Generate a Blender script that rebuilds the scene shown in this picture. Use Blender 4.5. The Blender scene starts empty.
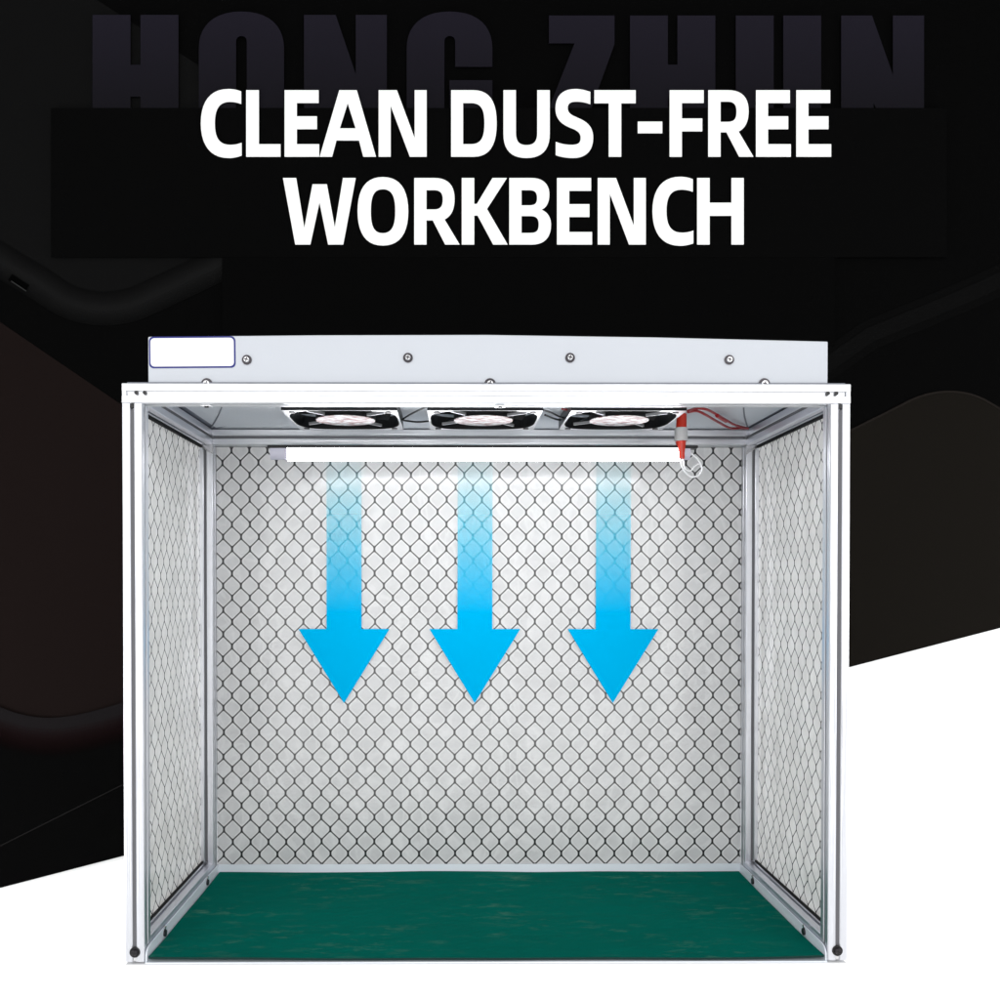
import bpy, bmesh, math, random
from mathutils import Vector, noise, Matrix
random.seed(4)
sc = bpy.context.scene
COL = sc.collection
R = math.radians

# ------------------------------------------------------------------ measures
CAMX, CAMD, CAMZ = -0.032, 0.95, 0.375      # camera stands 0.95 m before the bench front
PITCH, YAW = .75, .35                       # the camera dips and turns a touch, with lens shift
SHX, SHY = .045 - .95 * math.tan(R(YAW)), .088 + .95 * math.tan(R(PITCH))
VIEW = Matrix.Rotation(R(-YAW), 3, 'Z') @ Matrix.Rotation(R(90 - PITCH), 3, 'X')
def P(px, py, y):
    """real point at depth y that the photograph shows at (px, py)"""
    d = VIEW @ Vector(((px - 500) / 1000 + SHX, (500 - py) / 1000 + SHY, -CAMD))
    k = (CAMD + y) / d.y
    return Vector((CAMX + d.x * k, y, CAMZ + d.z * k))
def Q(px, py, z):
    """real point on the level z that the photograph shows at (px, py)"""
    d = VIEW @ Vector(((px - 500) / 1000 + SHX, (500 - py) / 1000 + SHY, -CAMD))
    k = (z - CAMZ) / d.z
    return Vector((CAMX + d.x * k, d.y * k - CAMD, z))

# ------------------------------------------------------------------ materials
def nodes_of(name):
    m = bpy.data.materials.new(name); m.use_nodes = True
    nt = m.node_tree
    return m, nt, nt.nodes['Principled BSDF']
def mat(name, col, rough=0.5, metal=0.0, spec=0.5, noise_scale=0, noise_amt=0.0, bump=0.0, bump_scale=200, stretch=(1, 1, 1), rough_var=0.0):
    m, nt, b = nodes_of(name)
    b.inputs['Base Color'].default_value = (*col, 1)
    b.inputs['Roughness'].default_value = rough
    b.inputs['Metallic'].default_value = metal
    b.inputs['Specular IOR Level'].default_value = spec
    if noise_amt or bump or rough_var:
        tc = nt.nodes.new('ShaderNodeTexCoord'); mp = nt.nodes.new('ShaderNodeMapping')
        mp.inputs['Scale'].default_value = stretch
        nt.links.new(tc.outputs['Object'], mp.inputs['Vector'])
    if noise_amt or rough_var:
        n = nt.nodes.new('ShaderNodeTexNoise'); n.inputs['Scale'].default_value = noise_scale or 20
        n.inputs['Detail'].default_value = 6
        nt.links.new(mp.outputs[0], n.inputs['Vector'])
    if noise_amt:
        mx = nt.nodes.new('ShaderNodeMix'); mx.data_type = 'RGBA'
        mx.inputs['A'].default_value = (*[c * (1 - noise_amt) for c in col], 1)
        mx.inputs['B'].default_value = (*[min(1, c * (1 + noise_amt)) for c in col], 1)
        nt.links.new(n.outputs['Fac'], mx.inputs['Factor']); nt.links.new(mx.outputs['Result'], b.inputs['Base Color'])
    if rough_var:
        mr = nt.nodes.new('ShaderNodeMapRange')
        mr.inputs['To Min'].default_value = rough - rough_var; mr.inputs['To Max'].default_value = rough + rough_var
        nt.links.new(n.outputs['Fac'], mr.inputs['Value']); nt.links.new(mr.outputs[0], b.inputs['Roughness'])
    if bump:
        n2 = nt.nodes.new('ShaderNodeTexNoise'); n2.inputs['Scale'].default_value = bump_scale; n2.inputs['Detail'].default_value = 4
        nt.links.new(mp.outputs[0], n2.inputs['Vector'])
        bp = nt.nodes.new('ShaderNodeBump'); bp.inputs['Strength'].default_value = bump; bp.inputs['Distance'].default_value = 0.001
        nt.links.new(n2.outputs['Fac'], bp.inputs['Height']); nt.links.new(bp.outputs[0], b.inputs['Normal'])
    return m

ALU_V = mat('brushed aluminium upright', (.73, .74, .78), .31, .85, .5, 40, .14, .35, 500, (1, 1, .02), .06)
ALU_X = mat('brushed aluminium crosswise', (.74, .75, .775), .31, .85, .5, 40, .14, .35, 500, (.02, 1, 1), .06)
ALU_Y = mat('brushed aluminium lengthwise', (.70, .71, .77), .31, .85, .5, 40, .14, .35, 500, (1, .02, 1), .06)
HOOD = mat('pale grey powder coat', (.585, .61, .655), .45, 0, .4, 8, .03, .06, 900)
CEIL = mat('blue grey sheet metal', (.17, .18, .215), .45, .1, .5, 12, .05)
TRAY = mat('white coated sheet metal', (.80, .84, .90), .4, 0, .45, 15, .03)
STEEL = mat('dark steel', (.06, .055, .06), .3, .9, .5)
BRIGHT = mat('bright zinc', (.75, .75, .76), .25, 1, .5)
BLACK = mat('black plastic', (.006, .006, .007), .35, 0, .4)
GASKET = mat('black rubber', (.008, .008, .009), .7, 0, .2)
FANFACE = mat('fan silver with painted glare', (.80, .80, .83), .3, .7, .5, 90, .15)
CAPM = mat('lavender grey plastic', (.52, .51, .60), .35, 0, .5)
REDW = mat('red cable', (.30, .008, .012), .35, 0, .5)
REDC = mat('orange red plastic', (.62, .035, .015), .35, 0, .5, 40, .15)
GREYC = mat('grey white plastic', (.60, .60, .60), .4, 0, .5)
WHITEW = mat('white cable', (.9, .9, .91), .4, 0, .5)
BLACKW = mat('black cable', (.01, .01, .012), .4, 0, .5)
PAPER = mat('white sticker', (.93, .93, .93), .5, 0, .3)
BLUEINK = mat('dark blue ink', (.022, .028, .20), .5, 0, .3)
WHITE = mat('white studio paint', (.90, .90, .90), .9, 0, .1)
MATEDGE = mat('dark mat edge', (.006, .03, .027), .8, 0, .2)
def flat(name, col):
    return mat(name, col, 1.0, 0, 0.0)
def srgb(r, g, b, k=1.0):
    f = lambda c: ((c / 255 + .055) / 1.055) ** 2.4 if c > 10 else c / 255 / 12.92
    return tuple(f(c) * k for c in (r, g, b))
INK = .88      # measured tone over the light that falls on the board
LETTER = flat('white lettering', (.92, .92, .91))

# mat: green rubber with pale scuffs
def mat_green():
    m, nt, b = nodes_of('green rubber')
    N, L = nt.nodes, nt.links
    tc = N.new('ShaderNodeTexCoord')
    def noise_n(scale, detail, vec_scale, rot=0, rough=.5):
        mp = N.new('ShaderNodeMapping'); mp.inputs['Scale'].default_value = vec_scale; mp.inputs['Rotation'].default_value = (0, 0, rot)
        L.new(tc.outputs['Object'], mp.inputs[0])
        n = N.new('ShaderNodeTexNoise'); n.inputs['Scale'].default_value = scale; n.inputs['Detail'].default_value = detail
        n.inputs['Roughness'].default_value = rough
        L.new(mp.outputs[0], n.inputs['Vector']); return n
    a = noise_n(6, 5, (1, 1, 1)); s = noise_n(30, 8, (.8, 2.0, 1), .5, .7); t = noise_n(26, 8, (.8, 2.2, 1), -.6, .7)
    g = noise_n(7, 3, (1, 1.6, 1))
    r1 = N.new('ShaderNodeMapRange'); r1.inputs['From Min'].default_value = .545; r1.inputs['From Max'].default_value = .72; L.new(s.outputs[0], r1.inputs[0])
    r2 = N.new('ShaderNodeMapRange'); r2.inputs['From Min'].default_value = .55; r2.inputs['From Max'].default_value = .74; L.new(t.outputs[0], r2.inputs[0])
    mxx = N.new('ShaderNodeMath'); mxx.operation = 'MAXIMUM'; L.new(r1.outputs[0], mxx.inputs[0]); L.new(r2.outputs[0], mxx.inputs[1])
    r3 = N.new('ShaderNodeMapRange'); r3.inputs['From Min'].default_value = .42; r3.inputs['From Max'].default_value = .66; L.new(g.outputs[0], r3.inputs[0])
    mul = N.new('ShaderNodeMath'); mul.operation = 'MULTIPLY'; L.new(mxx.outputs[0], mul.inputs[0]); L.new(r3.outputs[0], mul.inputs[1])
    mul2 = N.new('ShaderNodeMath'); mul2.operation = 'MULTIPLY'; mul2.inputs[1].default_value = .62; L.new(mul.outputs[0], mul2.inputs[0])
    c1 = N.new('ShaderNodeMix'); c1.data_type = 'RGBA'
    c1.inputs['A'].default_value = (.0003, .096, .071, 1); c1.inputs['B'].default_value = (.0008, .128, .096, 1); L.new(a.outputs[0], c1.inputs['Factor'])
    c2 = N.new('ShaderNodeMix'); c2.data_type = 'RGBA'; L.new(c1.outputs['Result'], c2.inputs['A']); c2.inputs['B'].default_value = (.12, .24, .17, 1)
    L.new(mul2.outputs[0], c2.inputs['Factor']); L.new(c2.outputs['Result'], b.inputs['Base Color'])
    b.inputs['Roughness'].default_value = .8; b.inputs['Specular IOR Level'].default_value = .01
    fine = noise_n(600, 2, (1, 1, 1))
    bp = N.new('ShaderNodeBump'); bp.inputs['Strength'].default_value = .3; bp.inputs['Distance'].default_value = .0006
    L.new(fine.outputs[0], bp.inputs['Height']); L.new(bp.outputs[0], b.inputs['Normal'])
    fold = noise_n(11, 4, (.7, 1.5, 1), .3); bf = N.new('ShaderNodeBump'); bf.inputs['Strength'].default_value = .55; bf.inputs['Distance'].default_value = .012
    L.new(fold.outputs[0], bf.inputs['Height']); L.new(bf.outputs[0], bp.inputs['Normal'])
    return m
GREEN = mat_green()

# curtain film: printed with a hexagonal wire-like grid
def mat_film(name, horiz, off_u, off_v, W, H, link, half, base, hi, line_col, rough, crinkle):
    m, nt, b = nodes_of(name)
    N, L = nt.nodes, nt.links
    tc = N.new('ShaderNodeTexCoord'); sp = N.new('ShaderNodeSeparateXYZ'); L.new(tc.outputs['Object'], sp.inputs[0])
    def M(op, a, b_=None, c=None):
        n = N.new('ShaderNodeMath'); n.operation = op
        for i, v in enumerate((a, b_, c)):
            if v is None: continue
            if isinstance(v, (int, float)): n.inputs[i].default_value = v
            else: L.new(v, n.inputs[i])
        return n.outputs[0]
    # the sheet was cut and hung by hand: the print wanders a little
    wob = N.new('ShaderNodeTexNoise'); wob.inputs['Scale'].default_value = 9; wob.inputs['Detail'].default_value = 1; L.new(tc.outputs['Object'], wob.inputs['Vector'])
    ws = N.new('ShaderNodeSeparateColor'); L.new(wob.outputs['Color'], ws.inputs[0])
    u0 = M('ADD', sp.outputs[horiz], M('MULTIPLY', M('SUBTRACT', ws.outputs[0], .5), .004))
    v0 = M('ADD', sp.outputs['Z'], M('MULTIPLY', M('SUBTRACT', ws.outputs[1], .5), .004))
    u = M('PINGPONG', M('SUBTRACT', u0, off_u - 20 * W), W / 2)      # 0 at a link column
    v = M('PINGPONG', M('SUBTRACT', v0, off_v - 40 * H), H / 2)      # 0 at a link centre
    # links: at (0,0) and (W/2,H/2); slanted wire from (0, link/2) to (W/2, H/2-link/2)
    ax, az, bx_, bz = 0, link / 2, W / 2, H / 2 - link / 2
    ln = math.hypot(bx_ - ax, bz - az); nx, nz = (bz - az) / ln, -(bx_ - ax) / ln
    dline = M('ABSOLUTE', M('ADD', M('MULTIPLY', u, nx), M('MULTIPLY_ADD', v, nz, -(ax * nx + az * nz))))
    def seg(uu, vv):
        return M('SQRT', M('ADD', M('POWER', uu, 2), M('POWER', M('MAXIMUM', M('SUBTRACT', vv, link / 2), 0), 2)))
    dl1 = seg(u, v); dl2 = seg(M('SUBTRACT', W / 2, u), M('SUBTRACT', H / 2, v))
    dl = M('MINIMUM', dl1, dl2)
    d = M('SMOOTH_MIN', dline, M('SUBTRACT', dl, half * .45), half * 2.6)
    ink = N.new('ShaderNodeMapRange'); ink.interpolation_type = 'SMOOTHSTEP'
    ink.inputs['From Min'].default_value = half * .45; ink.inputs['From Max'].default_value = half * 1.35
    ink.inputs['To Min'].default_value = 1; ink.inputs['To Max'].default_value = 0; L.new(d, ink.inputs['Value'])
    halo = N.new('ShaderNodeMapRange'); halo.interpolation_type = 'SMOOTHSTEP'
    halo.inputs['From Min'].default_value = half * 1.2; halo.inputs['From Max'].default_value = half * 4.2
    halo.inputs['To Min'].default_value = 1; halo.inputs['To Max'].default_value = 0; L.new(d, halo.inputs['Value'])
    ns = N.new('ShaderNodeTexNoise'); ns.inputs['Scale'].default_value = 34; ns.inputs['Detail'].default_value = 2; L.new(tc.outputs['Object'], ns.inputs['Vector'])
    c0 = N.new('ShaderNodeMix'); c0.data_type = 'RGBA'
    c0.inputs['A'].default_value = (*[c * .86 for c in base], 1); c0.inputs['B'].default_value = (*[c * 1.14 for c in base], 1); L.new(ns.outputs[0], c0.inputs['Factor'])
    c1 = N.new('ShaderNodeMix'); c1.data_type = 'RGBA'; L.new(c0.outputs['Result'], c1.inputs['A']); c1.inputs['B'].default_value = (*hi, 1); L.new(halo.outputs[0], c1.inputs['Factor'])
    c2 = N.new('ShaderNodeMix'); c2.data_type = 'RGBA'; L.new(c1.outputs['Result'], c2.inputs['A']); c2.inputs['B'].default_value = (*line_col, 1); L.new(ink.outputs[0], c2.inputs['Factor'])
    L.new(c2.outputs['Result'], b.inputs['Base Color'])
    b.inputs['Roughness'].default_value = rough; b.inputs['Specular IOR Level'].default_value = .95
    mp = N.new('ShaderNodeMapping'); mp.inputs['Scale'].default_value = (1, 1, .55); mp.inputs['Rotation'].default_value = (0, .5, 0); L.new(tc.outputs['Object'], mp.inputs[0])
    cr = N.new('ShaderNodeTexNoise'); cr.inputs['Scale'].default_value = 26; cr.inputs['Detail'].default_value = 3; L.new(mp.outputs[0], cr.inputs['Vector'])
    bp = N.new('ShaderNodeBump'); bp.inputs['Strength'].default_value = crinkle; bp.inputs['Distance'].default_value = .003
    L.new(cr.outputs[0], bp.inputs['Height']); L.new(bp.outputs[0], b.inputs['Normal'])
    b.inputs['IOR'].default_value = 1.5; b.inputs['Coat Weight'].default_value = .62; b.inputs['Coat Roughness'].default_value = .11; b.inputs['Coat IOR'].default_value = 1.55
    wv = N.new('ShaderNodeTexNoise'); wv.inputs['Scale'].default_value = 11; wv.inputs['Detail'].default_value = 4; wv.inputs['Distortion'].default_value = 1.2; L.new(mp.outputs[0], wv.inputs['Vector'])
    bc = N.new('ShaderNodeBump'); bc.inputs['Strength'].default_value = crinkle * 1.3; bc.inputs['Distance'].default_value = .006
    L.new(wv.outputs[0], bc.inputs['Height']); L.new(bp.outputs[0], bc.inputs['Normal']); L.new(bc.outputs[0], b.inputs['Coat Normal'])
    # pale crinkle highlights painted into the film colour
    rg = N.new('ShaderNodeMath'); rg.operation = 'PINGPONG'; rg.inputs[1].default_value = .09; L.new(wv.outputs[0], rg.inputs[0])
    rr = N.new('ShaderNodeMapRange'); rr.inputs['From Min'].default_value = .06; rr.inputs['From Max'].default_value = .09; rr.inputs['To Max'].default_value = .45; L.new(rg.outputs[0], rr.inputs['Value'])
    ch = N.new('ShaderNodeMix'); ch.data_type = 'RGBA'; L.new(c0.outputs['Result'], ch.inputs['A']); ch.inputs['B'].default_value = (.95, .95, .95, 1); L.new(rr.outputs[0], ch.inputs['Factor'])
    L.new(ch.outputs['Result'], c1.inputs['A'])
    tr = N.new('ShaderNodeBsdfTranslucent'); L.new(c2.outputs['Result'], tr.inputs['Color'])     # milky film lets light through
    ms = N.new('ShaderNodeMixShader'); ms.inputs[0].default_value = .45
    L.new(b.outputs[0], ms.inputs[1]); L.new(tr.outputs[0], ms.inputs[2]); L.new(ms.outputs[0], N['Material Output'].inputs['Surface'])
    return m

# ------------------------------------------------------------------ mesh helpers
def link(name, bm, mats, parent=None, smooth=False, bevel=0):
    bmesh.ops.recalc_face_normals(bm, faces=bm.faces)
    me = bpy.data.meshes.new(name); bm.to_mesh(me); bm.free()
    for m in (mats if isinstance(mats, (list, tuple)) else [mats]): me.materials.append(m)
    if smooth:
        for p in me.polygons: p.use_smooth = True
        try: me.set_sharp_from_angle(angle=R(40))
        except Exception: pass
    o = bpy.data.objects.new(name, me); COL.objects.link(o)
    if parent: o.parent = parent
    if bevel:
        bv = o.modifiers.new('bevel', 'BEVEL'); bv.width = bevel; bv.segments = 2; bv.limit_method = 'ANGLE'
    return o
def empty(name, loc=(0, 0, 0)):
    o = bpy.data.objects.new(name, None); COL.objects.link(o); o.location = loc; o.empty_display_size = .05
    return o
def tag(o, label=None, cat=None, group=None, kind=None):
    if label: o['label'] = label
    if cat: o['category'] = cat
    if group: o['group'] = group
    if kind: o['kind'] = kind
    return o
def box(bm, x0, x1, y0, y1, z0, z1, mi=0):
    v = [bm.verts.new(c) for c in ((x0, y0, z0), (x1, y0, z0), (x1, y1, z0), (x0, y1, z0), (x0, y0, z1), (x1, y0, z1), (x1, y1, z1), (x0, y1, z1))]
    for f in ((0, 1, 2, 3), (4, 5, 6, 7), (0, 1, 5, 4), (1, 2, 6, 5), (2, 3, 7, 6), (3, 0, 4, 7)):
        bm.faces.new([v[i] for i in f]).material_index = mi
    return v
def prism(bm, pts, vec, mi=0):
    a = [bm.verts.new(p) for p in pts]; b = [bm.verts.new(Vector(p) + Vector(vec)) for p in pts]
    bm.faces.new(a).material_index = mi; bm.faces.new(b[::-1]).material_index = mi
    for i in range(len(a)):
        j = (i + 1) % len(a)
        bm.faces.new((a[i], a[j], b[j], b[i])).material_index = mi
def cyl(bm, c, axis, r, h, n=20, mi=0, r2=None):
    ax = Vector(axis).normalized(); t = ax.orthogonal().normalized(); s = ax.cross(t); c = Vector(c)
    r2 = r if r2 is None else r2
    lo = [bm.verts.new(c + (t * math.cos(2 * math.pi * i / n) + s * math.sin(2 * math.pi * i / n)) * r) for i in range(n)]
    hi = [bm.verts.new(c + ax * h + (t * math.cos(2 * math.pi * i / n) + s * math.sin(2 * math.pi * i / n)) * r2) for i in range(n)]
    bm.faces.new(lo).material_index = mi; bm.faces.new(hi).material_index = mi
    for i in range(n):
        bm.faces.new((lo[i], lo[(i + 1) % n], hi[(i + 1) % n], hi[i])).material_index = mi
def catmull(pts, k=8):
    pts = [Vector(p) for p in pts]; q = [pts[0] * 2 - pts[1]] + pts + [pts[-1] * 2 - pts[-2]]
    out = []
    for i in range(1, len(q) - 2):
        for j in range(k):
            t = j / k
            out.append(.5 * ((2 * q[i]) + (q[i + 1] - q[i - 1]) * t + (2 * q[i - 1] - 5 * q[i] + 4 * q[i + 1] - q[i + 2]) * t * t + (3 * q[i] - q[i - 1] - 3 * q[i + 1] + q[i + 2]) * t ** 3))
    out.append(pts[-1]); return out
def tube(bm, pts, r, n=8, k=8, mi=0):
    pts = catmull(pts, k); rings = []
    ref = Vector((0, 0, 1))
    for i, p in enumerate(pts):
        d = (pts[min(i + 1, len(pts) - 1)] - pts[max(i - 1, 0)]).normalized()
        t = (ref - d * ref.dot(d))
        t = t.normalized() if t.length > .05 else d.orthogonal().normalized()
        ref = t; s = d.cross(t)
        rr = r(i / (len(pts) - 1)) if callable(r) else r
        rings.append([bm.verts.new(p + (t * math.cos(2 * math.pi * a / n) + s * math.sin(2 * math.pi * a / n)) * rr) for a in range(n)])
    for A, B in zip(rings, rings[1:]):
        for a in range(n):
            bm.faces.new((A[a], A[(a + 1) % n], B[(a + 1) % n], B[a])).material_index = mi
    bm.faces.new(rings[0]).material_index = mi; bm.faces.new(rings[-1]).material_index = mi

# slotted square aluminium section, 20 mm
def section(bm, axis, c0, c1, a0, a1, slot=.0036, depth=.0056, cav=.0034):
    h = .01; s = slot / 2; e = .0009; lip = .0007
    side = [(-h + e, -h), (-s - lip, -h), (-s, -h + lip)] + ([(-s, -h + .0018), (-cav, -h + .0018), (-cav, -h + depth), (cav, -h + depth), (cav, -h + .0018), (s, -h + .0018)] if depth > .003 else [(-s, -h + depth), (s, -h + depth)]) + [(s, -h + lip), (s + lip, -h), (h - e, -h)]
    pts = []
    for k in range(4):
        ca, sa = (1, 0, -1, 0)[k], (0, 1, 0, -1)[k]
        pts += [(x * ca - y * sa, x * sa + y * ca) for x, y in side]
    def w(p, a):
        if axis == 'Z': return Vector((c0 + p[0], c1 + p[1], a))
        if axis == 'X': return Vector((a, c0 + p[0], c1 + p[1]))
        return Vector((c0 + p[0], a, c1 + p[1]))
    d = w((0, 0), a1) - w((0, 0), a0)
    prism(bm, [w(p, a0) for p in pts], d)

def screw_mesh(c, axis, r, h):
    """pan head with a dark cross slot and a washer ring"""
    bm = bmesh.new(); ax = Vector(axis).normalized(); c = Vector(c)
    cyl(bm, c, ax, r * 1.15, h * .35, 24, 1); cyl(bm, c + ax * h * .35, ax, r * .8, h * .65, 24, 0, r * .6)
    t = ax.orthogonal().normalized(); t = (t + ax.cross(t) * .6).normalized(); s = ax.cross(t)
    top = c + ax * h
    for a, b in ((t, s), (s, t)):
        q = [top + a * (r * .5 * i) + b * (r * .13 * j) for i, j in ((-1, -1), (1, -1), (1, 1), (-1, 1))]
        prism(bm, q, ax * (.00025 if a is t else .0004), 1)
    return bm

# ------------------------------------------------------------------ the setting
bm = bmesh.new(); box(bm, -5, 5, -4, 1.1, -.78, -.76); tag(link('floor', bm, WHITE), kind='structure')
bm = bmesh.new(); box(bm, -5, 5, 1.02, 1.1, -.76, 4.0); tag(link('wall', bm, WHITE), kind='structure')
bm = bmesh.new(); box(bm, -.3632, .3632, -.0005, .30, -.76, -.0025)
tag(link('plinth', bm, WHITE, bevel=.0015), 'plain white plinth block standing under the aluminium workbench', 'plinth')

# ------------------------------------------------------------------ backdrop board
YB = 1.0
board = empty('backdrop_board', (0, YB, 0))
tag(board, 'large black advertising board with white headline lettering and slanted bottom edge behind the workbench', 'backdrop board')
def BP(px, py, d=0.0):
    p = P(px, py, YB - d); return (p.x, -d, p.z)      # local to the board
def bez(a, b, c, d, n=10):
    return [tuple(a[k] * (1 - t) ** 3 + 3 * b[k] * t * (1 - t) ** 2 + 3 * c[k] * t * t * (1 - t) + d[k] * t ** 3 for k in (0, 1)) for t in [(i + 1) / n for i in range(n)]]
def path(s):
    """'x,y x,y C x,y x,y x,y ...' -> points"""
    out = []; tk = s.split(); i = 0
    pt = lambda t: tuple(float(v) for v in t.split(','))
    while i < len(tk):
        if tk[i] == 'C':
            out += bez(out[-1], pt(tk[i + 1]), pt(tk[i + 2]), pt(tk[i + 3])); i += 4
        else: out.append(pt(tk[i])); i += 1
    return out
def lettering(name, glyphs, m, d0, thick, parent):
    """glyphs: list of (ox, oy, scale, [contours]) -> one solid mesh of raised letters on the board"""
    cu = bpy.data.curves.new(name, 'CURVE'); cu.dimensions = '2D'; cu.fill_mode = 'BOTH'; cu.extrude = thick / 2
    for ox, oy, s, conts in glyphs:
        for c in conts:
            pts = path(c) if isinstance(c, str) else c
            pts = [q for i, q in enumerate(pts) if i == 0 or (abs(q[0] - pts[i - 1][0]) + abs(q[1] - pts[i - 1][1])) > 1e-4]
            if abs(pts[0][0] - pts[-1][0]) + abs(pts[0][1] - pts[-1][1]) < 1e-4: pts = pts[:-1]
            sp = cu.splines.new('POLY'); sp.points.add(len(pts) - 1); sp.use_cyclic_u = True
            for k, (x, y) in enumerate(pts):
                p = P(ox + x / s, oy + y / s, YB - d0 - thick); sp.points[k].co = (p.x, p.z, 0, 1)
    tmp = bpy.data.objects.new(name + ' outline', cu); COL.objects.link(tmp)
    dg = bpy.context.evaluated_depsgraph_get()
    me = bpy.data.meshes.new_from_object(tmp.evaluated_get(dg)); bpy.data.objects.remove(tmp); bpy.data.curves.remove(cu)
    me.transform(Matrix.Translation((0, -(d0 + thick / 2), 0)) @ Matrix.Rotation(R(90), 4, 'X'))
    me.name = name; me.materials.clear(); me.materials.append(m)
    o = bpy.data.objects.new(name, me); COL.objects.link(o); o.parent = parent
    return o
def print_patch(name, pts, col, d, parent=board, m=None):
    bm = bmesh.new(); prism(bm, [BP(x, y, d) for x, y in pts], (0, .0008, 0))
    bmesh.ops.triangulate(bm, faces=[f for f in bm.faces if len(f.verts) > 4])
    return link(name, bm, m or flat(name, srgb(*col, INK)), parent)

edge = lambda x: 888 - .26 * x
# base board
bm = bmesh.new()
prism(bm, [BP(x, y, 0) for x, y in ((-260, -200), (1260, -200), (1260, edge(1260)), (-260, edge(-260)))], (0, .012, 0))
link('board_panel', bm, flat('near black print', srgb(8, 8, 8, INK)), board)
def strip(line, w):
    """band of width w (pixels of the photo) along a curve"""
    L_, R_ = [], []
    for i, p in enumerate(line):
        a = line[max(i - 1, 0)]; b = line[min(i + 1, len(line) - 1)]
        dx, dy = b[0] - a[0], b[1] - a[1]; l = math.hypot(dx, dy) or 1
        L_.append((p[0] - dy / l * w / 2, p[1] + dx / l * w / 2)); R_.append((p[0] + dy / l * w / 2, p[1] - dx / l * w / 2))
    return L_ + R_[::-1]
# dark pictures printed on the board
slab = path('-260,-200 -220,-200 97,0 265,108 300,258 222,262 140,295 C 122,306 96,309 72,294 0,248 -260,90')
print_patch('printed_slab', slab, (17, 17, 17), .001)
rim = path('-260,96 0,260 40,284 58,296 C 84,312 118,312 144,300 224,262')
for k in range(8):
    print_patch('printed_rim', strip(rim, 34 - 4 * k), (12 + k * 1.5,) * 3, .0016 + k * .0005)
print_patch('printed_slot', strip([(10, 277), (27, 288)], 7), (4, 4, 4), .0055)
print_patch('printed_slot_glint', strip([(11, 281), (26, 291)], 1.1), (46, 46, 46), .0064)
print_patch('printed_brown_slab', path('-260,150 0,322 125,407 300,520 300,650') + path('-260,800 -90,722 C -50,700 -30,702 0,713 C 44,732 80,722 130,706')[::-1], (25, 19.5, 18.5), .001)
rim = path('-260,800 -90,722 C -50,700 -30,702 0,713 C 44,732 80,722 130,706 300,650')
for k in range(10):
    t = k / 9; print_patch('printed_rim', strip([(x, y + 17 * (1 - t)) for x, y in rim], 30 - 19 * t), (9 + 17 * t + 3 * t * (1 - t), 7 + 17 * t * t, 7 + 17 * t * t + 1 * t), .0016 + k * .0005)
print_patch('printed_line', strip([(-200, 946), (0, 846), (124, 784), (300, 695)], 1.2), (26, 25, 25), .0015)
rt = path('640,530 852,430 900,406 C 930,388 962,388 985,400 1002,410 1260,545')
print_patch('printed_round_slab', rt + [(1260, edge(1260) - 1), (640, edge(640) - 1)], (23, 21, 18.5), .001)
print_patch('printed_rim', strip(rt, 2.2), (30, 27, 25), .0022)
for k, (w, col) in enumerate(((30, (10, 10, 10)), (15, (13, 13, 13)))):
    print_patch('printed_sheen', strip(path('800,384 870,335 C 910,318 960,300 1010,275 1260,150'), w), col, .001 + k * .001)
# title field: a flat black block behind the headline
print_patch('title_field', [(51, 108), (947, 108), (947, 257), (51, 257)], (9, 9, 9), .0082)
print_patch('title_field', [(222, 256), (835, 256), (835, 345), (222, 345)], (8, 8, 8), .0074)

GH = flat('violet black ink', srgb(29, 28, 34, INK))
def ghost_ink():
    nt = GH.node_tree; b = nt.nodes['Principled BSDF']; tc = nt.nodes.new('ShaderNodeTexCoord'); sp = nt.nodes.new('ShaderNodeSeparateXYZ')
    nt.links.new(tc.outputs['Object'], sp.inputs[0])
    mr = nt.nodes.new('ShaderNodeMapRange'); mr.inputs['From Min'].default_value = P(0, 108, YB).z; mr.inputs['From Max'].default_value = P(0, 14, YB).z
    nt.links.new(sp.outputs['Z'], mr.inputs['Value'])
    mx = nt.nodes.new('ShaderNodeMix'); mx.data_type = 'RGBA'; mx.inputs['A'].default_value = (*srgb(24, 23, 27, INK), 1); mx.inputs['B'].default_value = (*srgb(32, 30, 38, INK), 1)
    nt.links.new(mr.outputs[0], mx.inputs['Factor']); nt.links.new(mx.outputs['Result'], b.inputs['Base Color'])
ghost_ink()
s4, s2 = 4.1667, 2.381
word1 = [
    (80, 0, s4, ['52,62 210,62 210,270 252,270 252,62 410,62 410,610 252,610 252,402 210,402 210,610 52,610']),
    (80, 0, s4, ['672,48 C 790,48 850,110 850,200 850,472 C 850,562 790,624 672,624 C 555,624 495,562 495,472 495,200 C 495,110 555,48 672,48', '650,172 C 650,142 695,142 695,172 695,500 C 695,530 650,530 650,500']),
    (280, 0, s4, ['100,62 232,62 316,310 316,62 445,62 445,610 316,610 229,425 229,610 100,610']),
    (280, 0, s4, ['707,48 C 825,48 885,110 885,200 885,278 730,278 730,172 C 730,142 685,142 685,172 685,500 C 685,530 735,530 735,500 735,470 706,470 706,334 885,334 885,610 840,610 C 800,624 740,624 690,620 C 580,612 528,562 528,472 528,200 C 528,110 588,48 707,48']),
]
word2 = [
    (520, 0, s2, ['69,37 225,37 225,105 160,285 225,285 225,350 60,350 60,280 130,103 69,103']),
    (520, 0, s2, ['262,37 352,37 352,154 375,154 375,37 465,37 465,350 375,350 375,232 352,232 352,350 262,350']),
    (520, 0, s2, ['514,37 604,37 604,290 627,290 627,37 717,37 717,280 C 717,340 680,358 615,358 C 550,358 514,340 514,280']),
    (520, 0, s2, ['765,37 838,37 888,178 888,37 962,37 962,350 888,350 842,245 842,350 765,350']),
]
lettering('faint_word', word1, GH, .0064, .0008, board)
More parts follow.
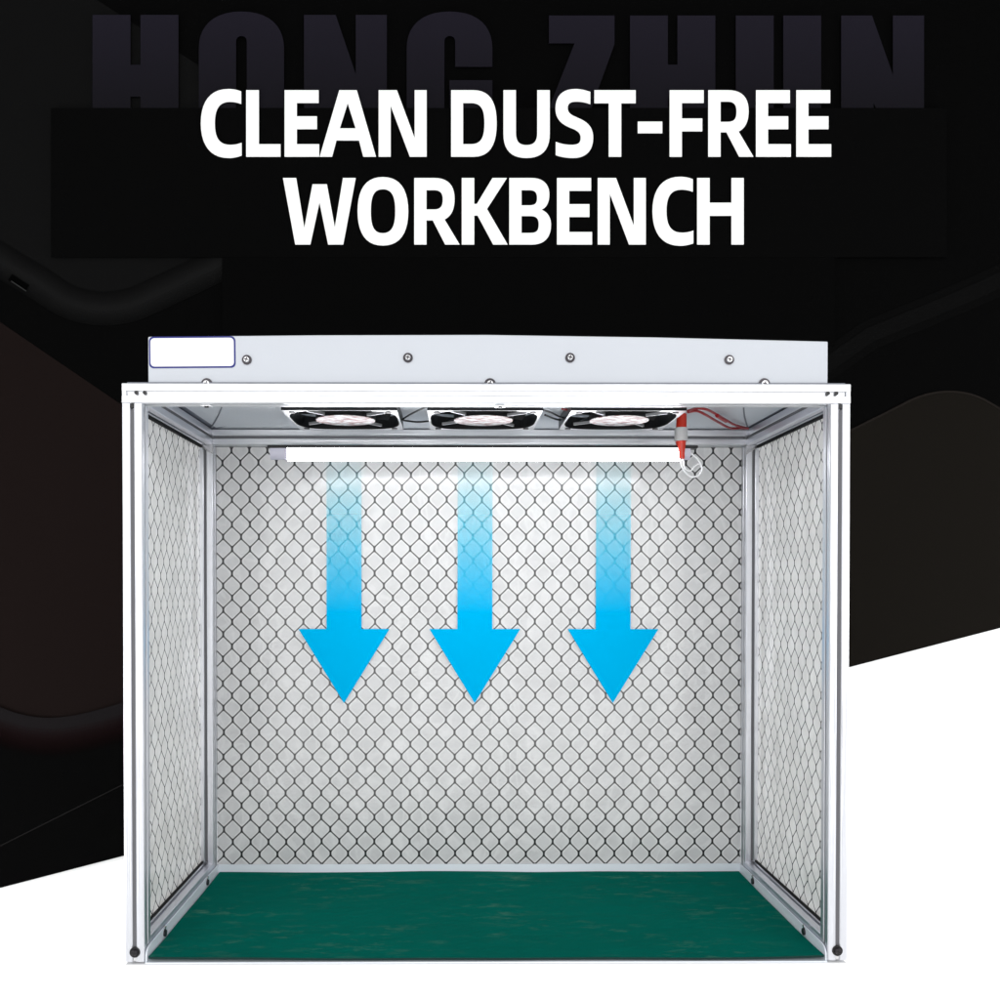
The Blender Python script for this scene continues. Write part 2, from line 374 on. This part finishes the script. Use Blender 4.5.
lettering('faint_word', word2, GH, .0064, .0008, board)

C1 = '213,68 C 195,61 178,58 160,58 C 85,58 45,110 45,201 C 45,292 85,345 160,345 C 180,345 198,341 215,335 215,282 C 200,288 185,291 168,291 C 122,291 103,262 103,201 C 103,140 122,111 165,111 C 182,111 198,114 213,120'
E1 = '567,63 708,63 708,116 617,116 617,172 701,172 701,225 617,225 617,288 712,288 712,340 567,340'
N1 = '786,63 862,63 936,262 936,63 986,63 986,340 916,340 836,128 836,340 786,340'
clean = [(190, 75, s4, [C1]), (190, 75, s4, ['234,63 287,63 287,288 377,288 377,340 234,340']),
         (190, 75, s4, ['394,63 536,63 536,116 445,116 445,172 529,172 529,225 445,225 445,288 538,288 538,340 394,340']),
         (190, 75, s4, ['622,63 695,63 775,340 722,340 704,272 610,272 592,340 540.5,340', '657,117 690,222 624,222']),
         (190, 75, s4, [N1])]
dust = [(430, 75, s4, ['88,63 180,63 C 245,63 278,105 278,201 C 278,297 245,340 180,340 88,340', '138,116 172,116 C 212,116 227,140 227,201 C 227,262 212,288 172,288 138,288']),
        (430, 75, s4, ['306,63 358,63 358,240 C 358,278 372,292 402,292 C 432,292 447,278 447,240 447,63 499,63 499,245 C 499,312 465,345 402,345 C 339,345 306,312 306,245']),
        (430, 75, s4, ['668,70 C 645,62 625,58 605,58 C 552,58 523,88 523,138 C 523,175 540,200 580,217 602,226 C 622,236 628,246 628,262 C 628,284 615,291 590,291 C 568,291 545,287 524,278 524,333 C 545,341 570,345 598,345 C 652,345 680,312 680,262 C 680,222 662,198 622,181 602,172 C 582,163 574,153 574,138 C 574,118 585,110 610,110 C 630,110 650,114 668,121']),
        (430, 75, s4, ['685,63 857,63 857,117 797,117 797,340 745,340 745,117 685,117']),
        (430, 75, s4, ['866,194 968,194 968,242 866,242']),
        (620, 75, s4, ['207,63 349,63 349,116 258,116 258,181 343,181 343,234 258,234 258,340 207,340']),
        (620, 75, s4, ['368,63 450,63 C 510,63 536,95 536,150 C 536,195 522,222 494,235 556,340 497,340 444,238 419,238 419,340 368,340', '419,110 450,110 C 475,110 486,122 486,152 C 486,183 475,195 450,195 419,195']),
        (620, 75, s4, [E1]), (620 + 168 / s4, 75, s4, [E1])]
work = [(270, 165, s4, ['54,54 109,54 143,262 177,80 237,80 270,260 304,54 357,54 305,331 242,331 206,155 168,331 105,331']),
        (270, 165, s4, ['470,50 C 540,50 576,100 576,192 C 576,285 540,335 470,335 C 400,335 365,285 365,192 C 365,100 400,50 470,50', '470,100 C 508,100 522,130 522,192 C 522,254 508,284 470,284 C 432,284 420,254 420,192 C 420,130 432,100 470,100']),
        (270, 165, s4, ['601,54 685,54 C 745,54 769,88 769,140 C 769,186 755,213 727,226 790,331 730,331 678,230 652,230 652,331 601,331', '652,104 683,104 C 708,104 720,114 720,144 C 720,175 708,185 683,185 652,185']),
        (270, 165, s4, ['799,54 851,54 851,162 862,162 927,54 987,54 904,183 990,331 930,331 865,210 851,210 851,331 799,331']),
        (510, 165, s4, ['-3,54 90,54 C 140,54 164,82 164,122 C 164,155 152,178 130,186 C 157,196 171,218 171,250 C 171,302 142,331 92,331 -3,331', '48,104 80,104 C 104,104 113,113 113,137 C 113,160 104,168 80,168 48,168', '48,212 85,212 C 110,212 120,222 120,247 C 120,274 110,283 85,283 48,283']),
        (510, 165, s4, ['196,54 338,54 338,107 247,107 247,163 331,163 331,216 247,216 247,279 342,279 342,331 196,331']),
        (510 - 420 / s4, 165 - 9 / s4, s4, [N1]), (510 + 549 / s4, 165 - 9 / s4, s4, [C1]),
        (510, 165, s4, ['780,54 832,54 832,157 923,157 923,54 974,54 974,331 923,331 923,211 832,211 832,331 780,331'])]
for g in (clean, dust, work):
    lettering('headline_word', g, LETTER, .0095, .0015, board)

# ------------------------------------------------------------------ workbench
XO, YBK, ZT = .3635, .295, .579          # outer half width, depth, frame height
bench = empty('workbench')
tag(bench, 'open-fronted aluminium dust-free workbench with grid curtains, pale hood and three ceiling fans', 'workbench')
def part(name, bm, m, parent=bench, **k): return link(name, bm, m, parent, **k)

# four uprights
for sx in (-1, 1):
    for yc in (.01, YBK - .01):
        bm = bmesh.new(); section(bm, 'Z', sx * (XO - .01), yc, 0, ZT - .0202)
        up = part('upright', bm, ALU_V)
        if yc < .1:
            x = sx * (XO - .0105)
            link('screw', screw_mesh((x, .0008, .0098), (0, -1, 0), .0046, .0045), [STEEL, BLACK], up, True)
            b2 = bmesh.new(); box(b2, x - .0017, x + .0017, -.0001, .004, ZT - .0245, ZT - .0206); link('slot_plug', b2, BLACK, up)
            b2 = bmesh.new(); box(b2, x - .0017, x + .0017, .0004, .004, .0008, .0045); link('slot_plug', b2, BRIGHT, up)
SLOTSHADE = mat('grey slot shade', (.13, .13, .14), .6, 0, .3)  # groove shade put in as dark strips inside the slots
def add_slot_shade(parent, x0, x1, y0, y1, z0, z1):
    bm = bmesh.new(); box(bm, x0, x1, y0, y1, z0, z1); link('slot_shade', bm, SLOTSHADE, parent)
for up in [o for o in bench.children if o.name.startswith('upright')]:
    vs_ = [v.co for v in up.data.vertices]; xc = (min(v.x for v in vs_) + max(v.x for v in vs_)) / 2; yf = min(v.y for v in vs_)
    add_slot_shade(up, xc - .0017, xc + .0017, yf + .0012, yf + .0048, .006 if yf < .1 else .021, ZT - .026 if yf < .1 else ZT - .021)
# beams
def beam(axis, c0, c1, a0, a1, m, **k):
    bm = bmesh.new(); section(bm, axis, c0, c1, a0, a1, **k); return part('beam', bm, m)
fb = beam('X', .01, ZT - .01, -XO, XO, ALU_X, slot=.0042, depth=.0029)
for sx in (-1, 1):
    for dx in (.0138, .0222):
        bm = bmesh.new(); cyl(bm, (sx * (XO - dx), .0018, ZT - .0095), (0, -1, 0), .0018, .0016, 14); link('screw', bm, BLACK, fb)
    bm = bmesh.new(); box(bm, sx * (XO - .0042), sx * (XO - .0002), -.0004, .002, ZT - .0185, ZT - .0015); link('end_cap', bm, ALU_X, fb, bevel=.0003)
for px in (207, 500):                      # small T-nuts under the front beam
    p = P(px, 405, .012)
    bm = bmesh.new(); box(bm, p.x - .005, p.x + .005, .007, .015, ZT - .0213, ZT - .0203); cyl(bm, (p.x, .011, ZT - .0213), (0, 0, -1), .0022, .001, 12, 1)
    link('bolt', bm, [BRIGHT, BLACK], fb)
rb = beam('X', YBK - .01, ZT - .01, -XO, XO, ALU_X)
add_slot_shade(rb, -XO + .021, XO - .021, YBK - .02 + .0012, YBK - .02 + .0048, ZT - .0117, ZT - .0083)
for sx in (-1, 1):
    sb = beam('Y', sx * (XO - .01), ZT - .01, .0202, YBK - .0202, ALU_Y)
    xi_, xj_ = sorted((sx * (XO - .0188), sx * (XO - .0152)))
    add_slot_shade(sb, xi_, xj_, .0215, YBK - .0215, ZT - .0117, ZT - .0083)
    beam('Y', sx * (XO - .01), .01, .0202, YBK - .0202, ALU_Y)
    # corner brackets inside the top back corners
    bm = bmesh.new(); xi = sx * (XO - .0202)
    prism(bm, [(xi, YBK - .0203, ZT - .0203), (xi - sx * .0001, YBK - .0203, ZT - .0203 - .012), (xi + sx * .018, YBK - .0203, ZT - .0203 - .0005)], (0, -.0018, 0))
    part('corner_bracket', bm, BRIGHT)

# curtains
film_b = mat_film('clear grid curtain', 'X', -.3235, .5223, .0233, .0320, .0047, .00092, (.78, .78, .785), (.90, .90, .90), (.012, .012, .014), .30, .20)
film_s = mat_film('clear grid curtain at the side', 'Y', .03, .50, .0230, .0320, .0047, .00072, (.86, .855, .845), (.92, .915, .91), (.05, .05, .055), .25, .5)
def sheet(pt, nu, nv, amp, seed, nrm):
    bm = bmesh.new(); g = []
    for i in range(nu + 1):
        row = []
        for j in range(nv + 1):
            p = Vector(pt(i / nu, j / nv)); e = min(i, nu - i, j, nv - j) / 4.0
            w = amp * noise.noise((p.x * 9 + seed, p.y * 9, p.z * 5)) + amp * .4 * noise.noise((p.x * 24 + seed, p.y * 24, p.z * 14))
            row.append(bm.verts.new(p + Vector(nrm) * w * min(1, e)))
        g.append(row)
    for i in range(nu):
        for j in range(nv): bm.faces.new((g[i][j], g[i + 1][j], g[i + 1][j + 1], g[i][j + 1]))
    bmesh.ops.recalc_face_normals(bm, faces=bm.faces)
    bmesh.ops.solidify(bm, geom=bm.faces[:], thickness=.0005)
    return bm
XI = XO - .0203
part('curtain', sheet(lambda u, v: (-XI + 2 * XI * u, YBK - .0015, .002 + (ZT - .0225) * v), 64, 56, .0011, 3, (0, 1, 0)), film_b, smooth=True)
for sx in (-1, 1):
    part('curtain', sheet(lambda u, v: (sx * (XO - .003), .0205 + (YBK - .041) * u, .0205 + (ZT - .041) * v), 30, 56, .0018, 9 + sx, (1, 0, 0)), film_s, smooth=True)
    xa, xb = sorted((sx * (XO - .0042), sx * (XO - .0068)))
    for za, zc_ in ((ZT - .0236, ZT - .0204), (.0204, .0222)):
        bm = bmesh.new(); box(bm, xa, xb, .0206, YBK - .0206, za, zc_); part('gasket', bm, GASKET)

# ceiling: shallow folded tray above the frame opening
bm = bmesh.new()
xo, y0, y1 = XO - .004, .004, YBK - .004; xi, yi0, yi1 = XO - .075, .075, YBK - .060
zo, zi = ZT + .0008, ZT + .006
o_ = [bm.verts.new(c) for c in ((-xo, y0, zo), (xo, y0, zo), (xo, y1, zo), (-xo, y1, zo))]
i_ = [bm.verts.new(c) for c in ((-xi, yi0, zi), (xi, yi0, zi), (xi, yi1, zi), (-xi, yi1, zi))]
for k in range(4): bm.faces.new((o_[k], o_[(k + 1) % 4], i_[(k + 1) % 4], i_[k]))
bm.faces.new(i_)
bmesh.ops.recalc_face_normals(bm, faces=bm.faces); bmesh.ops.solidify(bm, geom=bm.faces[:], thickness=-.0008)
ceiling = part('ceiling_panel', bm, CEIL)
for sx in (-1, 1):                          # folded seams running into the corners
    a = Vector((sx * (xo - .016), y1 - .012, zo + .0002)); b = Vector((sx * (xi - .0), yi1, zi - .0006)); c = Vector((sx * (xo - .075), y0 + .09, zo + .001))
    bm = bmesh.new(); tube(bm, [a, (a + b) / 2, b], .0012, 6, 2); tube(bm, [a + Vector((0, -.01, 0)), (a + c) / 2, c], .0010, 6, 2); link('seam', bm, CEIL, ceiling)

# hood (filter housing on top), front sheet very slightly out of level as in the photo
hx0, hx1 = P(148, 360, .006).x, P(828, 360, .006).x
hood_front, hood_back = .006, YBK - .004
bm = bmesh.new()
zl, zm, zr, zb = P(0, 336.3, .006).z, P(0, 333.8, .006).z, P(0, 340, .006).z, ZT + .0075
top = [(hx0, zl), (hx0 * .5, (zl + zm) / 2 + .0006), (0, zm), (hx1 * .5, (zm + zr) / 2 + .0008), (hx1, zr)]
prism(bm, [(hx0, hood_front, zb - .006)] + [(x, hood_front, z) for x, z in top] [::1] + [(hx1, hood_front, zb - .006)], (0, hood_back - hood_front, 0))
hood = part('hood', bm, HOOD, bevel=.0012)
for px, py in ((247, 360), (408, 358), (570, 358), (729, 360)):
    p = P(px, py, .006); link('screw', screw_mesh((p.x, .0058, p.z), (0, -1, 0), .0042, .0035), [BRIGHT, STEEL], hood, True)
for px in (207, 490, 764):
    p = P(px, 384.2, .006); link('screw', screw_mesh((p.x, .0058, p.z), (0, -1, 0), .0050, .0035), [BRIGHT, STEEL], hood, True)
def rrect(x0, x1, z0, z1, r, y, n=6):
    pts = []
    for cx, cz, a0 in ((x1 - r, z1 - r, 0), (x0 + r, z1 - r, 90), (x0 + r, z0 + r, 180), (x1 - r, z0 + r, 270)):
        for k in range(n + 1):
            a = R(a0 + 90 * k / n); pts.append((cx + r * math.cos(a), y, cz + r * math.sin(a)))
    return pts
a, b = P(149.2, 368, .006), P(235.5, 336.6, .006)
bm = bmesh.new(); prism(bm, rrect(a.x, b.x, a.z, b.z, .0045, .0056), (0, .0004, 0), 0)
prism(bm, rrect(a.x + .0016, b.x - .0016, a.z + .0016, b.z - .0016, .0038, .0053), (0, .0003, 0), 1)
bmesh.ops.rotate(bm, verts=bm.verts[:], cent=(a + b) / 2, matrix=Matrix.Rotation(R(-.5), 3, 'Y'))
st = link('nameplate', bm, [BLUEINK, PAPER], hood); st['label'] = 'blank white sticker with a dark blue rounded border'

# tray with upturned lips
XT = XO - .0208; TH = .0014; LIP = .0135
bm = bmesh.new(); box(bm, -XT, XT, -.0008, YBK - .0045, -.0018, -.0004)
tray = part('tray', bm, TRAY)
def lip(bm, pts, vec): prism(bm, pts, vec)
for sx in (-1, 1):
    bm = bmesh.new()
    prof = [(.0005, -.0004), (.0005, .006)] + [(.0005 + .011 * (1 - math.cos(R(t))), .006 + (LIP - .006) * math.sin(R(t))) for t in range(15, 91, 15)] + [(YBK - .0045, LIP), (YBK - .0045, -.0004)]
    xx = sx * XT
    prism(bm, [(xx, y, z) for y, z in prof], (-sx * TH, 0, 0)); lp = link('tray_lip', bm, TRAY, tray)
    for yy in (.058, .232):
        bm = bmesh.new(); c = Vector((sx * (XT - TH), yy, LIP - .0055))
        cyl(bm, c, (-sx, 0, 0), .0036, .002, 16, 0); cyl(bm, c + Vector((0, 0, .0058)), (-sx, 0, 0), .0020, .0016, 12, 1); link('rivet', bm, [STEEL, BRIGHT], tray)
bm = bmesh.new(); box(bm, -XT + TH, XT - TH, YBK - .0045 - TH, YBK - .0045, -.0004, LIP); link('tray_lip', bm, TRAY, tray)

# fans
FS = .0625; FZ = ZT - .0125
def make_fan(cx, cy):
    bm = bmesh.new(); n = 96; rh = .0603
    # casing face with a round opening, underside coloured silver for lamp glare, black walls
    ang = [2 * math.pi * i / n for i in range(n)]
    def sq(a):
        c, s = math.cos(a), math.sin(a); k = FS / max(abs(c), abs(s)); return (c * k, s * k)
    def se(a):                               # rounded-square opening
        c, s = math.cos(a), math.sin(a); k = rh / (abs(c) ** 3.6 + abs(s) ** 3.6) ** (1 / 3.6); return (c * k, s * k)
    inn = [bm.verts.new((cx + se(a)[0], cy + se(a)[1], FZ)) for a in ang]
    out = [bm.verts.new((cx + sq(a)[0], cy + sq(a)[1], FZ)) for a in ang]
    inu = [bm.verts.new((cx + se(a)[0], cy + se(a)[1], FZ + .024)) for a in ang]
    ou = [bm.verts.new((cx + sq(a)[0], cy + sq(a)[1], FZ + .0246)) for a in ang]
    for i in range(n):
        j = (i + 1) % n
        bm.faces.new((inn[i], inn[j], out[j], out[i])).material_index = 1 if math.sin(ang[i] + math.pi / n) < -.86 else 0
        bm.faces.new((inn[i], inn[j], inu[j], inu[i])).material_index = 1
        bm.faces.new((out[i], out[j], ou[j], ou[i])).material_index = 1
        bm.faces.new((inu[i], inu[j], ou[j], ou[i])).material_index = 1
    fan = part('fan', bm, [FANFACE, BLACK])
    bm = bmesh.new(); cyl(bm, (cx, cy, FZ + .0005), (0, 0, 1), .034, .018, 40); hub = link('hub', bm, BLACK, fan)
    bm = bmesh.new(); cyl(bm, (cx, cy, FZ - .0002), (0, 0, 1), .0335, .0006, 40); link('hub_label', bm, HUBL, fan)
    bm = bmesh.new()
    for k in range(7):
        a = 2 * math.pi * k / 7
        rows = []
        for q in range(5):
            r = .033 + (.0565 - .033) * q / 4
            tw = .62 - .12 * q / 4
            l0 = (r * math.cos(a + .1 * q / 4), r * math.sin(a + .1 * q / 4), FZ + .019)
            l1 = (r * math.cos(a + tw + .1 * q / 4), r * math.sin(a + tw + .1 * q / 4), FZ + .006)
            rows.append([bm.verts.new((cx + l[0], cy + l[1], l[2])) for l in (l0, l1)])
        for A, B in zip(rows, rows[1:]): bm.faces.new((A[0], A[1], B[1], B[0]))
    bmesh.ops.solidify(bm, geom=bm.faces[:], thickness=.0012); link('blade', bm, BLACK, fan).name = 'blades'
    for k in range(4):
        a = math.pi / 4 + k * math.pi / 2 + .12; d = Vector((math.cos(a), math.sin(a), 0)); s = Vector((-d.y, d.x, 0)); c = Vector((cx, cy, FZ + .0012))
        bm = bmesh.new(); prism(bm, [c + d * .033 + s * .0011, c + d * .060 + s * .0011, c + d * .060 - s * .0011, c + d * .033 - s * .0011], (0, 0, .003)); link('strut', bm, FANFACE, fan)
    # dust lid over the fan, inside the hood
    for qx in (-1, 1):
        for qy in (-1, 1):
            bm = bmesh.new(); cyl(bm, (cx + qx * .0525, cy + qy * .0525, FZ + .0002), (0, 0, -1), .0035, .0012, 14); link('screw', bm, STEEL, fan)
    return fan
def hub_material():
    m, nt, b = nodes_of('white hub label with reddish print')
    N, L = nt.nodes, nt.links
    tc = N.new('ShaderNodeTexCoord'); mp = N.new('ShaderNodeMapping'); mp.inputs['Scale'].default_value = (1, 2.6, 1); L.new(tc.outputs['Object'], mp.inputs[0])
    n = N.new('ShaderNodeTexNoise'); n.inputs['Scale'].default_value = 95; n.inputs['Detail'].default_value = 3; L.new(mp.outputs[0], n.inputs['Vector'])
    r = N.new('ShaderNodeValToRGB'); e = r.color_ramp.elements
    e[0].position = .38; e[0].color = (.36, .13, .14, 1); e[1].position = .56; e[1].color = (.92, .91, .92, 1)
    L.new(n.outputs[0], r.inputs[0]); L.new(r.outputs[0], b.inputs['Base Color']); b.inputs['Roughness'].default_value = .35
    return m
HUBL = hub_material()
for cx in (-.157, .0005, .156): make_fan(cx, .14)

# cables along the ceiling
def cable(name, pts, r, m, parent=bench):
    bm = bmesh.new(); tube(bm, pts, r, 8, 8); return link(name, bm, m, parent, True)
zc = ZT - .004
cable('cable', [Q(399, 422, FZ + .004), Q(406, 417, zc), Q(415, 412, zc), Q(426, 407, zc)], .0011, BLACKW)
cable('cable', [Q(400, 420, FZ + .004), Q(408, 421, zc - .003), Q(418, 422, zc - .004), Q(430, 421, FZ + .004)], .0011, BLACKW)
cable('cable', [Q(543, 410, FZ + .004), Q(552, 413, zc), Q(560, 417, zc - .003), Q(568, 419, FZ + .004)], .0011, BLACKW)
cable('cable', [Q(545, 415, FZ + .004), Q(555, 419, zc), Q(566, 421, zc - .003)], .0011, BLACKW)
cable('cable', [Q(562, 409, zc), Q(567, 409.5, zc), Q(573, 409, zc)], .0013, REDW)
cable('cable', [Q(688, 411, FZ + .003), Q(696, 408.5, zc), Q(705, 409, zc), Q(714, 413, zc), Q(726, 420, zc), Q(735, 425, zc), Q(748, 428.5, zc + .002)], .0015, REDW)
cable('cable', [Q(688, 412, FZ + .003), Q(697, 411, zc - .002), Q(706, 415, zc - .004), Q(718, 422, zc - .004), Q(730, 428, zc - .004), Q(740, 428, zc), Q(748, 428.5, zc + .002)], .0015, REDW)
bm = bmesh.new(); tube(bm, [Q(717, 415.5, zc - .002), Q(721, 418, zc - .002), Q(726, 421, zc - .002)], .0024, 8, 4); part('cable_splice', bm, REDW)

# strip lamp
LY = .173
p0, p1 = P(271, 456, LY), P(689, 456, LY)
zt, zb_ = P(0, 448.5, LY).z, P(0, 460.8, LY).z
bm = bmesh.new(); box(bm, p0.x - .003, p1.x + .009, LY - .008, LY + .008, zt, zt + .0034); lamp = part('strip_lamp', bm, BLACK, bevel=.0012)
lamp['label'] = 'lit white strip lamp under the ceiling with a black backing strip'
m, nt, b = nodes_of('lit lamp diffuser'); b.inputs['Base Color'].default_value = (.9, .9, .9, 1)
b.inputs['Emission Color'].default_value = (.97, .98, 1, 1); b.inputs['Emission Strength'].default_value = 17.0
bm = bmesh.new(); r_ = (zt - zb_) ; n = 10
prof = [(LY - .0075, zt - .0002)] + [(LY + .0075 * math.cos(R(180 + 180 * k / n)), zt - r_ * .35 - r_ * .65 * abs(math.sin(R(180 * k / n)))) for k in range(n + 1)] + [(LY + .0075, zt - .0002)]
prism(bm, [(p0.x + .020, y, z) for y, z in prof], (p1.x - p0.x - .030, 0, 0)); link('diffuser', bm, m, lamp, True)
bm = bmesh.new(); box(bm, p0.x + .0199, p1.x - .0099, LY + .0079, LY + .0091, zb_ + .0078, zt - .0003); link('shade_flange', bm, CAPM, lamp)  # flange added to keep lamp light off the curtain behind
for xa, xb in ((p0.x, p0.x + .0198), (p1.x - .0098, p1.x)):
    bm = bmesh.new(); prism(bm, [(xa, LY + (y - LY) * 1.04, zt + (z - zt) * .9 - .0001) for y, z in prof], (xb - xa, 0, 0)); link('end_cap', bm, CAPM, lamp, True)
for fx in (.2, .8):                         # brackets back to the rear beam
    x = p0.x + (p1.x - p0.x) * fx
    bm = bmesh.new(); prism(bm, [(x - .004, LY + .006, zt + .0006), (x - .004, YBK - .0173, zt + .0006), (x - .004, YBK - .0173, ZT - .0203), (x - .004, YBK - .0185, ZT - .0203), (x - .004, YBK - .0185, zt + .0018), (x - .004, LY + .006, zt + .0018)], (.008, 0, 0)); link('hanger', bm, BRIGHT, lamp)

# plug-in connector with a white lead hanging beside the lamp's right end
CY = .168
bm = bmesh.new(); z_ = lambda py: P(0, py, CY).z
def taper(bm, px0, px1, py0, px2, px3, py1, mi):
    a, b2, c, d = P(px0, py0, CY), P(px1, py0, CY), P(px2, py1, CY), P(px3, py1, CY)
    ct, cb = (a + b2) / 2, (c + d) / 2
    cyl(bm, ct, cb - ct, (b2 - a).length / 2, (cb - ct).length, 18, mi, (d - c).length / 2)
taper(bm, 677, 686.5, 414, 676, 686.5, 428, 0); taper(bm, 674.5, 687.5, 428, 674.5, 687.5, 441, 1)
taper(bm, 675.5, 686.0, 441.3, 678.5, 684.5, 459, 0)
con = part('connector', bm, [REDC, GREYC], smooth=True)
link('lead', (lambda b_: (tube(b_, [P(x, y, CY + d) for x, y, d in ((681, 458, 0), (682, 466, 0), (686, 473, .002), (692, 477, .004), (699, 475, .006), (702, 469, .006), (699, 461, .004), (693, 455, .002), (687, 450, 0))], .0011, 8, 8), b_)[1])(bmesh.new()), WHITEW, con, True)
link('lead', (lambda b_: (tube(b_, [P(x, y, CY + d) for x, y, d in ((683, 458, .003), (685, 468, .003), (690, 471, .004), (695, 466, .004), (701, 463, .005))], .0008, 8, 8), b_)[1])(bmesh.new()), WHITEW, con, True)

# ------------------------------------------------------------------ green mat on the tray
bm = bmesh.new(); nu, nv = 90, 44; XM = XT - TH - .0015; g = []
for i in range(nu + 1):
    row = []
    for j in range(nv + 1):
        u, v = i / nu, j / nv
        x = -XM + 2 * XM * u; fr = (1 - v) ** 6; bk = v ** 6
        y = .0006 + (YBK - .0078) * v
        y += fr * .0012 * noise.noise((x * 6, 1, 0)) - bk * .0035 * (noise.noise((x * 7, 5, 0)) + .35)
        z = .0002 + .0004 + .0008 * max(0, noise.noise((x * 7, y * 9, 2))) + fr * (.0020 * (abs(x) / XM) ** 6 + .0012 * max(0, noise.noise((x * 6, 3, 1)) + .2)) + bk * (.0012 + .005 * max(0, noise.noise((x * 5.5 + 2, 8.3, 1.4)) + .1))
        row.append(bm.verts.new((x + math.copysign(.0008, x) * noise.noise((y * 12, x, 4)), y, z + .0022)))
    g.append(row)
for i in range(nu):
    for j in range(nv): bm.faces.new((g[i][j], g[i + 1][j], g[i + 1][j + 1], g[i][j + 1]))
bmesh.ops.recalc_face_normals(bm, faces=bm.faces)
if sum(f.normal.z for f in bm.faces) < 0: bmesh.ops.reverse_faces(bm, faces=bm.faces[:])
n0 = len(bm.faces)
low = {v: bm.verts.new(v.co - Vector((0, 0, .0022))) for v in list(bm.verts)}
for e in [e for e in bm.edges if len(e.link_faces) == 1]:
    a, b2 = e.verts
    if a in low and b2 in low: bm.faces.new((a, b2, low[b2], low[a])).material_index = 1
tag(link('bench_mat', bm, [GREEN, MATEDGE], None, True), 'dark green scuffed rubber mat lying on the white tray inside the workbench', 'mat')

# ------------------------------------------------------------------ blue arrows hanging in front of the back curtain
def arrow_material(ztop, zsolid):
    m, nt, b = nodes_of('blue translucent print'); N, L = nt.nodes, nt.links
    b.inputs['Base Color'].default_value = (.0, .43, .86, 1); b.inputs['Roughness'].default_value = .9; b.inputs['Specular IOR Level'].default_value = 0
    tc = N.new('ShaderNodeTexCoord'); sp = N.new('ShaderNodeSeparateXYZ'); L.new(tc.outputs['Object'], sp.inputs[0])
    mr = N.new('ShaderNodeMapRange'); mr.inputs['From Min'].default_value = ztop; mr.inputs['From Max'].default_value = zsolid; L.new(sp.outputs['Z'], mr.inputs['Value'])
    L.new(mr.outputs[0], b.inputs['Alpha'])
    cx = N.new('ShaderNodeMix'); cx.data_type = 'RGBA'; cx.inputs['A'].default_value = (.16, .80, .90, 1); cx.inputs['B'].default_value = (.0, .41, .76, 1)
    L.new(mr.outputs[0], cx.inputs['Factor']); L.new(cx.outputs['Result'], b.inputs['Base Color'])
    return m
AY = YBK - .0062
tip = P(0, 703, AY).z
AM = arrow_material(P(0, 452, AY).z - tip, P(0, 612, AY).z - tip)
for k, (cx, lab) in enumerate(((344, 'blue downward arrow nearest the left side curtain, fading out at its top'),
                               (474.7, 'blue downward arrow under the middle fan, between two other arrows'),
                               (612.8, 'blue downward arrow nearest the red and grey connector, fading out at its top'))):
    c = P(cx, 703, AY)
    if k == 0:
        bm = bmesh.new()
        pts = [P(cx + dx, py, AY) - c for dx, py in ((-17.5, 458), (17.5, 458), (17.5, 629), (45.5, 629), (0, 703), (-45.5, 629), (-17.5, 629))]
        vs = [bm.verts.new(p) for p in pts]; bm.faces.new((vs[0], vs[1], vs[2], vs[6])); bm.faces.new((vs[6], vs[2], vs[3], vs[4], vs[5]))
        first = link('arrow', bm, AM); o = first
    else:
        o = first.copy(); COL.objects.link(o)
    o.location = c
    tag(o, lab, 'arrow', 'blue airflow arrows in front of the back curtain')

# ------------------------------------------------------------------ light
w = bpy.data.worlds.new('World'); sc.world = w; w.use_nodes = True
bg = w.node_tree.nodes['Background']; bg.inputs['Color'].default_value = (.97, .985, 1, 1); bg.inputs['Strength'].default_value = .62
def area(name, loc, target, sx, sy, power, col=(1, 1, 1)):
    l = bpy.data.lights.new(name, 'AREA'); l.shape = 'RECTANGLE'; l.size = sx; l.size_y = sy; l.energy = power; l.color = col
    o = bpy.data.objects.new(name, l); COL.objects.link(o); o.location = loc
    o.rotation_euler = (Vector(target) - Vector(loc)).to_track_quat('-Z', 'Y').to_euler(); return o
area('fill_light', (-2.6, -4.6, 2.0), (0, .3, .2), 2.4, 2.4, 50)  # unseen fill lights added to brighten bench and wall
area('fill_light', (2.6, -4.6, 2.0), (0, .3, .2), 2.4, 2.4, 50)
area('fill_light', (.1, -4.5, .2), (0, .3, .3), 3.2, 2.2, 62)  # added low in front to brighten the curtain inside the bench
area('background_light', (-2.3, .2, -.3), (-.9, 1.02, -.1), .8, .8, 22)  # pair added out of view to lift the wall to white
area('background_light', (2.3, .2, .1), (.9, 1.02, 0), .8, .8, 22)

# ------------------------------------------------------------------ camera
cam = bpy.data.cameras.new('camera'); co = bpy.data.objects.new('camera', cam); COL.objects.link(co)
co.location = (CAMX, -CAMD, CAMZ); co.rotation_euler = (R(90 - PITCH), 0, R(-YAW))
cam.sensor_width = 36; cam.lens = 36 * CAMD
cam.shift_x = SHX; cam.shift_y = SHY
cam.clip_start = .01; cam.clip_end = 100
sc.camera = co
vs = sc.view_settings; vs.view_transform = 'Standard'; vs.look = 'None'; vs.exposure = 0; vs.gamma = 1; vs.use_curve_mapping = False
